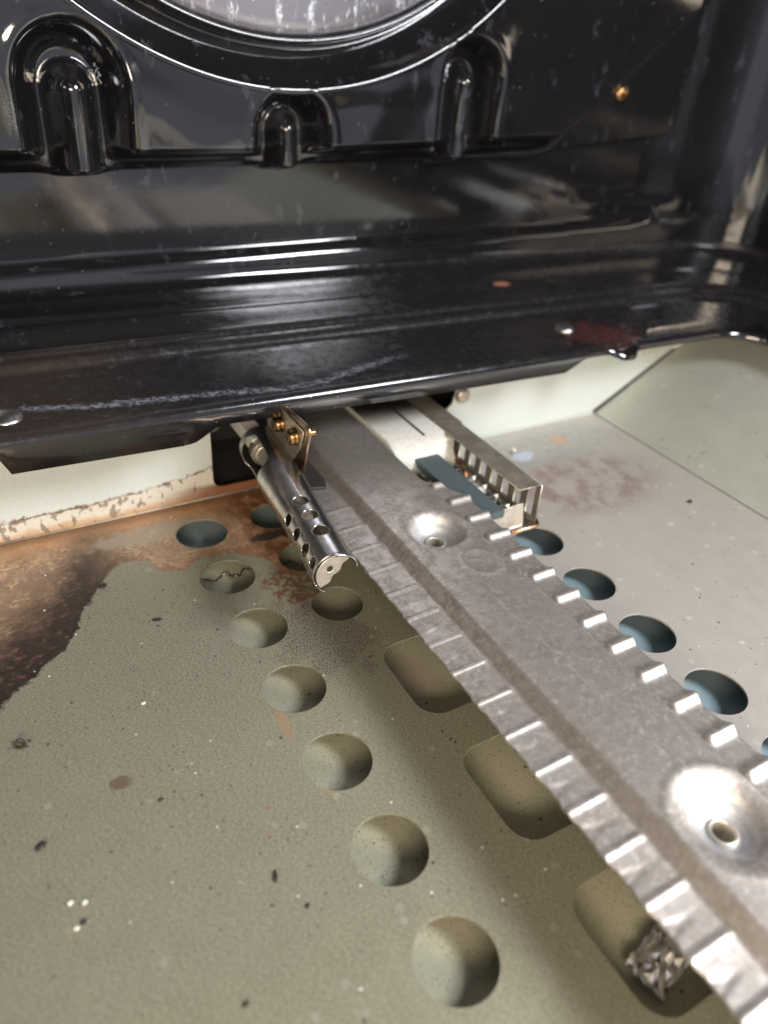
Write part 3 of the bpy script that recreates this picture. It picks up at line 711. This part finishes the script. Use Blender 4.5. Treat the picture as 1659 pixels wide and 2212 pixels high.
# end cap: folded plate with a hole, slightly tilted
capo = []
for i in range(64):
    t = 2 * math.pi * i / 64; r = 0.335
    x = r * math.cos(t); z = r * math.sin(t)
    q = (x - z) / 1.4142; w = (x + z) / 1.4142
    if q > -0.02:
        q = -0.02 + 0.02 * math.sin(w * 26) + (q + 0.02) * 0.10; x = (q + w) / 1.4142; z = (w - q) / 1.4142
    capo.append((x, z))
me = plate_mesh('end_cap', [capo, circle(-0.10, 0.10, 0.055, 24)], 0.035, 0.012, 2)
place(me, A + axd * 0.0 , (sx + axd * 0.10), (Vector((0, 0, 1)) + axd * 0.06))
link('end_cap', me, CAPM, pil)
# front rim tabs
for a0, a1, dv in ((32, 100, -0.06), (200, 238, -0.06)):
    me = grid_mesh('rim_tab', list(np.linspace(arc(a0), arc(a1), 24)), list(np.linspace(dv, 0.02, 4)), tmap)
    o = link('rim_tab', me, STEEL, pil, True); solid(o, 0.024, 0)
# inner rod + nozzle collar
def along(s, du=0, dz=0): return A + axd * s + sx * du + sz * dz
bm = bmesh.new(); tube_bm(bm, [along(1.48, .0, .0), along(1.52, 0, 0), along(Lt - 0.2, .0, 0.0)], [0.13, 0.17, 0.17], 32)
o = bm_to('gas_tube', bm, ROD, pil, True)
lathe('nozzle_collar', [(0.17, 0), (0.21, 0), (0.225, 0.02), (0.225, 0.06), (0.26, 0.07), (0.27, 0.10), (0.27, 0.3), (0.17, 0.3)], STEEL_D, along(Lt - 0.42), axd, pil, 40)
# ceramic square insulator behind
bm = bmesh.new(); box_bm(bm, 1.16, 1.50, 0.10, 1.9, 1.50, 1.82, 0.02)
bm_to('insulator', bm, CERAM, pil)
# shelf from tube to the flange plate
def strip(name, pts, y0, y1, mat, parent, t=0.025, ny=6):
    me = grid_mesh(name, list(range(len(pts))), list(np.linspace(y0, y1, ny)),
                   lambda u, v: (np.interp(u, range(len(pts)), [q[0] for q in pts]), v, np.interp(u, range(len(pts)), [q[1] for q in pts])))
    o = link(name, me, mat, parent, True); solid(o, t, 0); return o
pts = [(1.24, 1.955), (1.32, 1.95), (1.40, 1.90), (1.48, 1.83), (1.53, 1.80), (1.562, 1.80), (1.578, 1.83), (1.585, 1.88)]
strip('shelf', pts, -0.85, 0.20, STEEL, pil)
# flange plate carrying the screws (faces left)
pl = [(-1.36, 2.60), (-0.10, 2.62), (0.35, 2.62), (0.35, 1.80), (-0.78, 1.80), (-0.93, 1.84), (-1.22, 2.22)]
me = plate_mesh('flange_plate', [pl], 0.03, 0.010, 2); place(me, (1.585, 0, 0), (0, 1, 0), (0, 0, 1)); link('flange_plate', me, STEEL_D, pil)
br = [(0.4, 2.62), (-0.13, 2.66), (-1.38, 2.76), (-1.50, 2.70), (-1.52, 2.58), (-1.20, 1.45), (-1.02, 1.42), (-0.72, 1.60), (-0.62, 1.80), (0.4, 1.80)]
me = plate_mesh('bracket', [br], 0.045, 0.014, 2); place(me, (1.63, 0, 0), (0, 1, 0), (0, 0, 1)); link('bracket', me, STEEL_B, pil)
me = plate_mesh('lower_bracket', [[(1.5, 0.9), (2.22, 0.9), (2.22, -0.95), (2.12, -1.22), (1.5, -1.0)]], 0.04, 0.008, 1); me.transform(Matrix.Translation((0, 0, 1.235)))
link('lower_bracket', me, DARK, pil)
for (sy, szz) in ((-0.36, 2.30), (-1.02, 2.36)):
    s = lathe('screw', [(0.0, 0.10), (0.045, 0.135), (0.06, 0.165), (0.10, 0.158), (0.135, 0.13), (0.148, 0.09), (0.148, 0.05), (0.135, 0.03), (0.17, 0.02), (0.175, 0.0), (0.0, 0.0)],
              BRASS, (1.565, sy, szz), (-1, 0, 0), pil, 32)
    bm = bmesh.new(); tube_bm(bm, [(1.66 + 0.02 * i, sy, szz) for i in range(16)], [0.062 if i % 2 else 0.078 for i in range(16)], 20)
    bm_to('thread', bm, BRASS, s, True)
    bm = bmesh.new(); box_bm(bm, 1.394, 1.404, sy - 0.075, sy + 0.075, szz - 0.014, szz + 0.014); box_bm(bm, 1.394, 1.4035, sy - 0.014, sy + 0.014, szz - 0.075, szz + 0.075)
    bm_to('cross_slot', bm, DARK, s)

# ================================================================== hot surface igniter (right)
ign = empty('igniter', (5.3, -1, 0.5), 'hot surface igniter in an open ladder cage right of the burner bar', 'igniter')
me = plate_mesh('ceramic_block', [[(1.9, 0.75), (1.9, 1.36), (-0.30, 1.36), (-0.62, 1.20), (-0.80, 0.95), (-0.80, 0.75)]], 1.42, 0.03, 3)
place(me, (4.70, 0, 0), (0, 1, 0), (0, 0, 1)); link('ceramic_block', me, CERAM, ign)
bm = bmesh.new(); tube_bm(bm, [(5.36, -0.25, 0.55), (5.36, -0.25, 1.28)], 0.30, 28); o = bm_to('ceramic_cheek', bm, CERAM, ign, True)
bm = bmesh.new(); tube_bm(bm, [(4.86, -0.32, 1.362), (4.86, 1.8, 1.362)], 0.030, 10); bm_to('groove', bm, DARK, ign, True)
bm = bmesh.new(); box_bm(bm, 4.42, 5.00, -3.08, -0.55, 0.92, 1.08, 0.012); bm_to('heating_slab', bm, SIC, ign)
# cage: top strip, side ladder, floor ladder, front tab, rolled edge
top = [(5.38, -2.98), (5.90, -2.98), (5.90, -0.2), (5.96, -0.15), (5.96, 1.9), (5.38, 1.9)]
me = plate_mesh('cage_top', [top], 0.03, 0.008, 2); me.transform(Matrix.Translation((0, 0, 1.37))); link('cage_top', me, STEEL_D, ign)
slots = [[(y, 0.58), (y + 0.20, 0.58), (y + 0.20, 1.30), (y, 1.30)] for y in np.arange(-2.86, -0.3, 0.40)]
me = plate_mesh('cage_side', [[(-3.0, 0.48), (1.4, 0.48), (1.4, 1.365), (-3.0, 1.365)]] + slots, 0.03, 0.006, 1); place(me, (5.92, 0, 0), (0, 1, 0), (0, 0, 1)); link('cage_side', me, STEEL_D, ign)
slots = [rrect(4.75, y, 5.72, y + 0.20, 0.04, 3) for y in np.arange(-2.62, -0.3, 0.40)]
me = plate_mesh('cage_floor', [[(4.62, -3.0), (5.92, -3.0), (5.92, 1.2), (4.62, 1.2)]] + slots, 0.03, 0.006, 1); me.transform(Matrix.Translation((0, 0, 0.48))); link('cage_floor', me, STEEL, ign)
for y in np.arange(-2.62, -0.6, 0.40):
    bm = bmesh.new(); box_bm(bm, 4.78, 5.70, y + 0.20, y + 0.225, 0.48, 0.66, 0.004); bm_to('louvre', bm, STEEL, ign)
me = plate_mesh('front_tab', [[(4.72, 0.47), (5.66, 0.47), (5.62, 0.98), (5.52, 0.98), (4.72, 0.92)]], 0.03, 0.008, 2); place(me, (0, -2.98, 0), (1, 0, 0), (0, 0.1, 1)); link('front_tab', me, CAPM, ign)
bm = bmesh.new(); tube_bm(bm, [(4.6, -3.06, 0.45), (5.86, -3.06, 0.45), (5.96, -3.03, 0.47), (6.0, -2.92, 0.5)], 0.05, 12); bm_to('rolled_edge', bm, COPPER, ign, True)
bm = bmesh.new(); tube_bm(bm, [(5.50, 0.0, 0.8), (5.55, -0.55, 0.8), (5.52, -0.95, 0.75), (5.5, -1.2, 0.6)], 0.05, 10); bm_to('lead_wire', bm, COPPER, ign, True)

# screw on the rear panel
s = dome_screw('panel_screw', (6.86, 1.17, 1.30), (0, -1, 0), 0.19, STEEL_D, None, h=0.13)
tag(s, 'grey domed screw on the pale rear panel right of the opening', 'screw')

# ================================================================== stray bits
wp = []
for i in range(90):
    x = -0.40 + i * 0.026; wp.append((x, -1.02 - 0.08 * (x > 1) + 0.085 * math.sin(x * 2 * math.pi / 0.42) - 0.05 * x, -0.39 + 0.02 * math.sin(i)))
bm = bmesh.new(); tube_bm(bm, wp, 0.016, 8)
tag(bm_to('wavy_wire', bm, WIRE, None, True), 'thin wavy wire lying on the tray under two floor holes', 'wire')

def foil():
    bm = bmesh.new(); bmesh.ops.create_grid(bm, x_segments=9, y_segments=7, size=0.5)
    from mathutils import noise as mn
    for v in bm.verts:
        q = v.co * 3.0; z = abs(mn.noise(q)) * 0.20 + abs(mn.noise(q * 2.3 + Vector((5, 1, 0)))) * 0.14 + abs(mn.noise(q * 5 + Vector((1, 7, 0)))) * 0.06
        e = max(abs(v.co.x), abs(v.co.y)); wob = mn.noise(v.co.normalized() * 3) * 0.12
        v.co = Vector((v.co.x * (0.78 + wob) , v.co.y * (0.50 + wob), z))
    bm.transform(Matrix.Translation((2.30, -10.12, -0.42)) @ Matrix.Rotation(R(12), 4, 'Z'))
    return bm_to('foil_scrap', bm, FOIL)
tag(foil(), 'crumpled shiny foil scrap lying in the nearest slot under the burner bar', 'foil')

def crumb(name, loc, size, mat, seed, flat=0.5, elong=1.0, rot=0.0):
    from mathutils import noise as mn
    bm = bmesh.new(); bmesh.ops.create_icosphere(bm, subdivisions=2, radius=1.0)
    for v in bm.verts:
        n = mn.noise(v.co * 1.6 + Vector((seed * 3.1, seed, 0))); v.co *= (1 + 0.55 * n)
        v.co = Vector((v.co.x * size * elong, v.co.y * size, v.co.z * size * flat))
    zmin = min(v.co.z for v in bm.verts)
    bm.transform(Matrix.Rotation(rot, 4, 'Z')); bm.transform(Matrix.Translation((loc[0], loc[1], loc[2] - zmin - 0.002)))
    # the object's origin sits at the crumb
    bm.transform(Matrix.Translation(Vector((-loc[0], -loc[1], -loc[2]))))
    me = bpy.data.meshes.new(name); bm.to_mesh(me); bm.free(); o = link(name, me, mat); o.location = loc
    return o
CR = [('charred_crumb', (-3.85, -5.6, 0), 0.06, CHAR, 1.5, 0.6, 'smooth dark oval crumb on the bare floor at the left edge'),
      ('charred_crumb', (-1.44, -7.27, 0), 0.035, CHAR, 3.2, 1.2, 'thin dark sliver on the floor left of the second nearest hole'),
      ('charred_crumb', (-1.47, -2.14, 0), 0.05, CHAR, 2.0, -0.5, 'pointed dark flake on the floor below the spill edge'),
      ('charred_crumb', (-2.37, -5.6, 0), 0.035, CHAR, 1.3, 0.2, 'small dark crumb between the spill and the third nearest hole'),
      ('charred_crumb', (-1.24, -7.78, 0), 0.033, CHAR, 1.2, 0.2, 'small black crumb beside the nearest two holes'),
      ('charred_crumb', (-3.58, -6.78, 0), 0.04, CHAR, 1.1, 0.0, 'black crumb next to pale grains at the lower left'),
      ('charred_crumb', (-2.09, -0.88, 0), 0.075, CHAR, 1.2, 0.9, 'black lumpy crumb standing on the brown spill edge'),
      ('charred_crumb', (-2.26, -8.44, 0), 0.035, CHAR, 1.4, 0.3, 'dark crumb at the bottom edge of the picture'),
      ('charred_crumb', (10.31, -3.28, 0), 0.06, CHAR, 1.5, 0.3, 'dark crumb on the pale floor near the right side panel'),
      ('rusty_crumb', (-1.29, -6.76, 0), 0.022, RUSTC, 1.2, 0.3, 'orange brown crumb left of the second nearest hole'),
      ('rusty_crumb', (-1.15, -6.34, 0), 0.02, RUSTC, 1.6, 0.1, 'thin rusty flake left of the third nearest hole'),
      ('pale_crumb', (-3.67, -6.49, 0), 0.045, CRUM, 1.0, 0.0, 'pale crumb, upper of the pair at the lower left'),
      ('pale_crumb', (-3.52, -6.56, 0), 0.04, CRUM, 1.1, 0.4, 'pale crumb, right one of the pair at the lower left'),
      ('pale_crumb', (-3.66, -6.82, 0), 0.038, CRUM, 1.1, 0.4, 'pale crumb touching a black crumb at the lower left'),
      ('pale_crumb', (-2.15, -3.86, 0), 0.035, CRUM, 1.3, 0.4, 'single white crumb on the bare floor below the spill'),
      ('pale_crumb', (7.95, 0.25, 0), 0.10, CRUM, 1.3, 0.4, 'chalky white lump on the floor behind the igniter cage'),
      ]
for i, (nm, loc, sz, mt, el, rt, lab) in enumerate(CR):
    tag(crumb(nm, loc, sz * 0.8, mt, i + 1.3, 0.5, el, rt), lab, 'crumb', 'crumbs scattered on the oven floor')
# curled black thread of char at the left edge
bm = bmesh.new(); cp = []
for i in range(40):
    t = i / 39; cp.append((-3.93 + 0.13 * math.cos(t * 4.5) * (1 - 0.3 * t) + 0.20 * t, -3.92 + 0.09 * math.sin(t * 4.5), 0.03 + 0.05 * math.sin(t * 5) ** 2))
tube_bm(bm, cp, [0.010 + 0.012 * math.sin(i * 0.9) ** 2 for i in range(40)], 8)
tag(bm_to('charred_curl', bm, CHAR, None, True), 'curled black charred thread on the bare floor at the left edge', 'crumb')
# flakes lying under the third hole
me = plate_mesh('flake', [[(-0.13, 0), (0.10, 0.02), (0.13, 0.14), (0.02, 0.05)]], 0.012); me.transform(Matrix.Translation((0.05, -3.62, -0.412)))
tag(link('charred_flake', me, CHAR), 'black triangular flake on the tray under a left column hole', 'crumb')
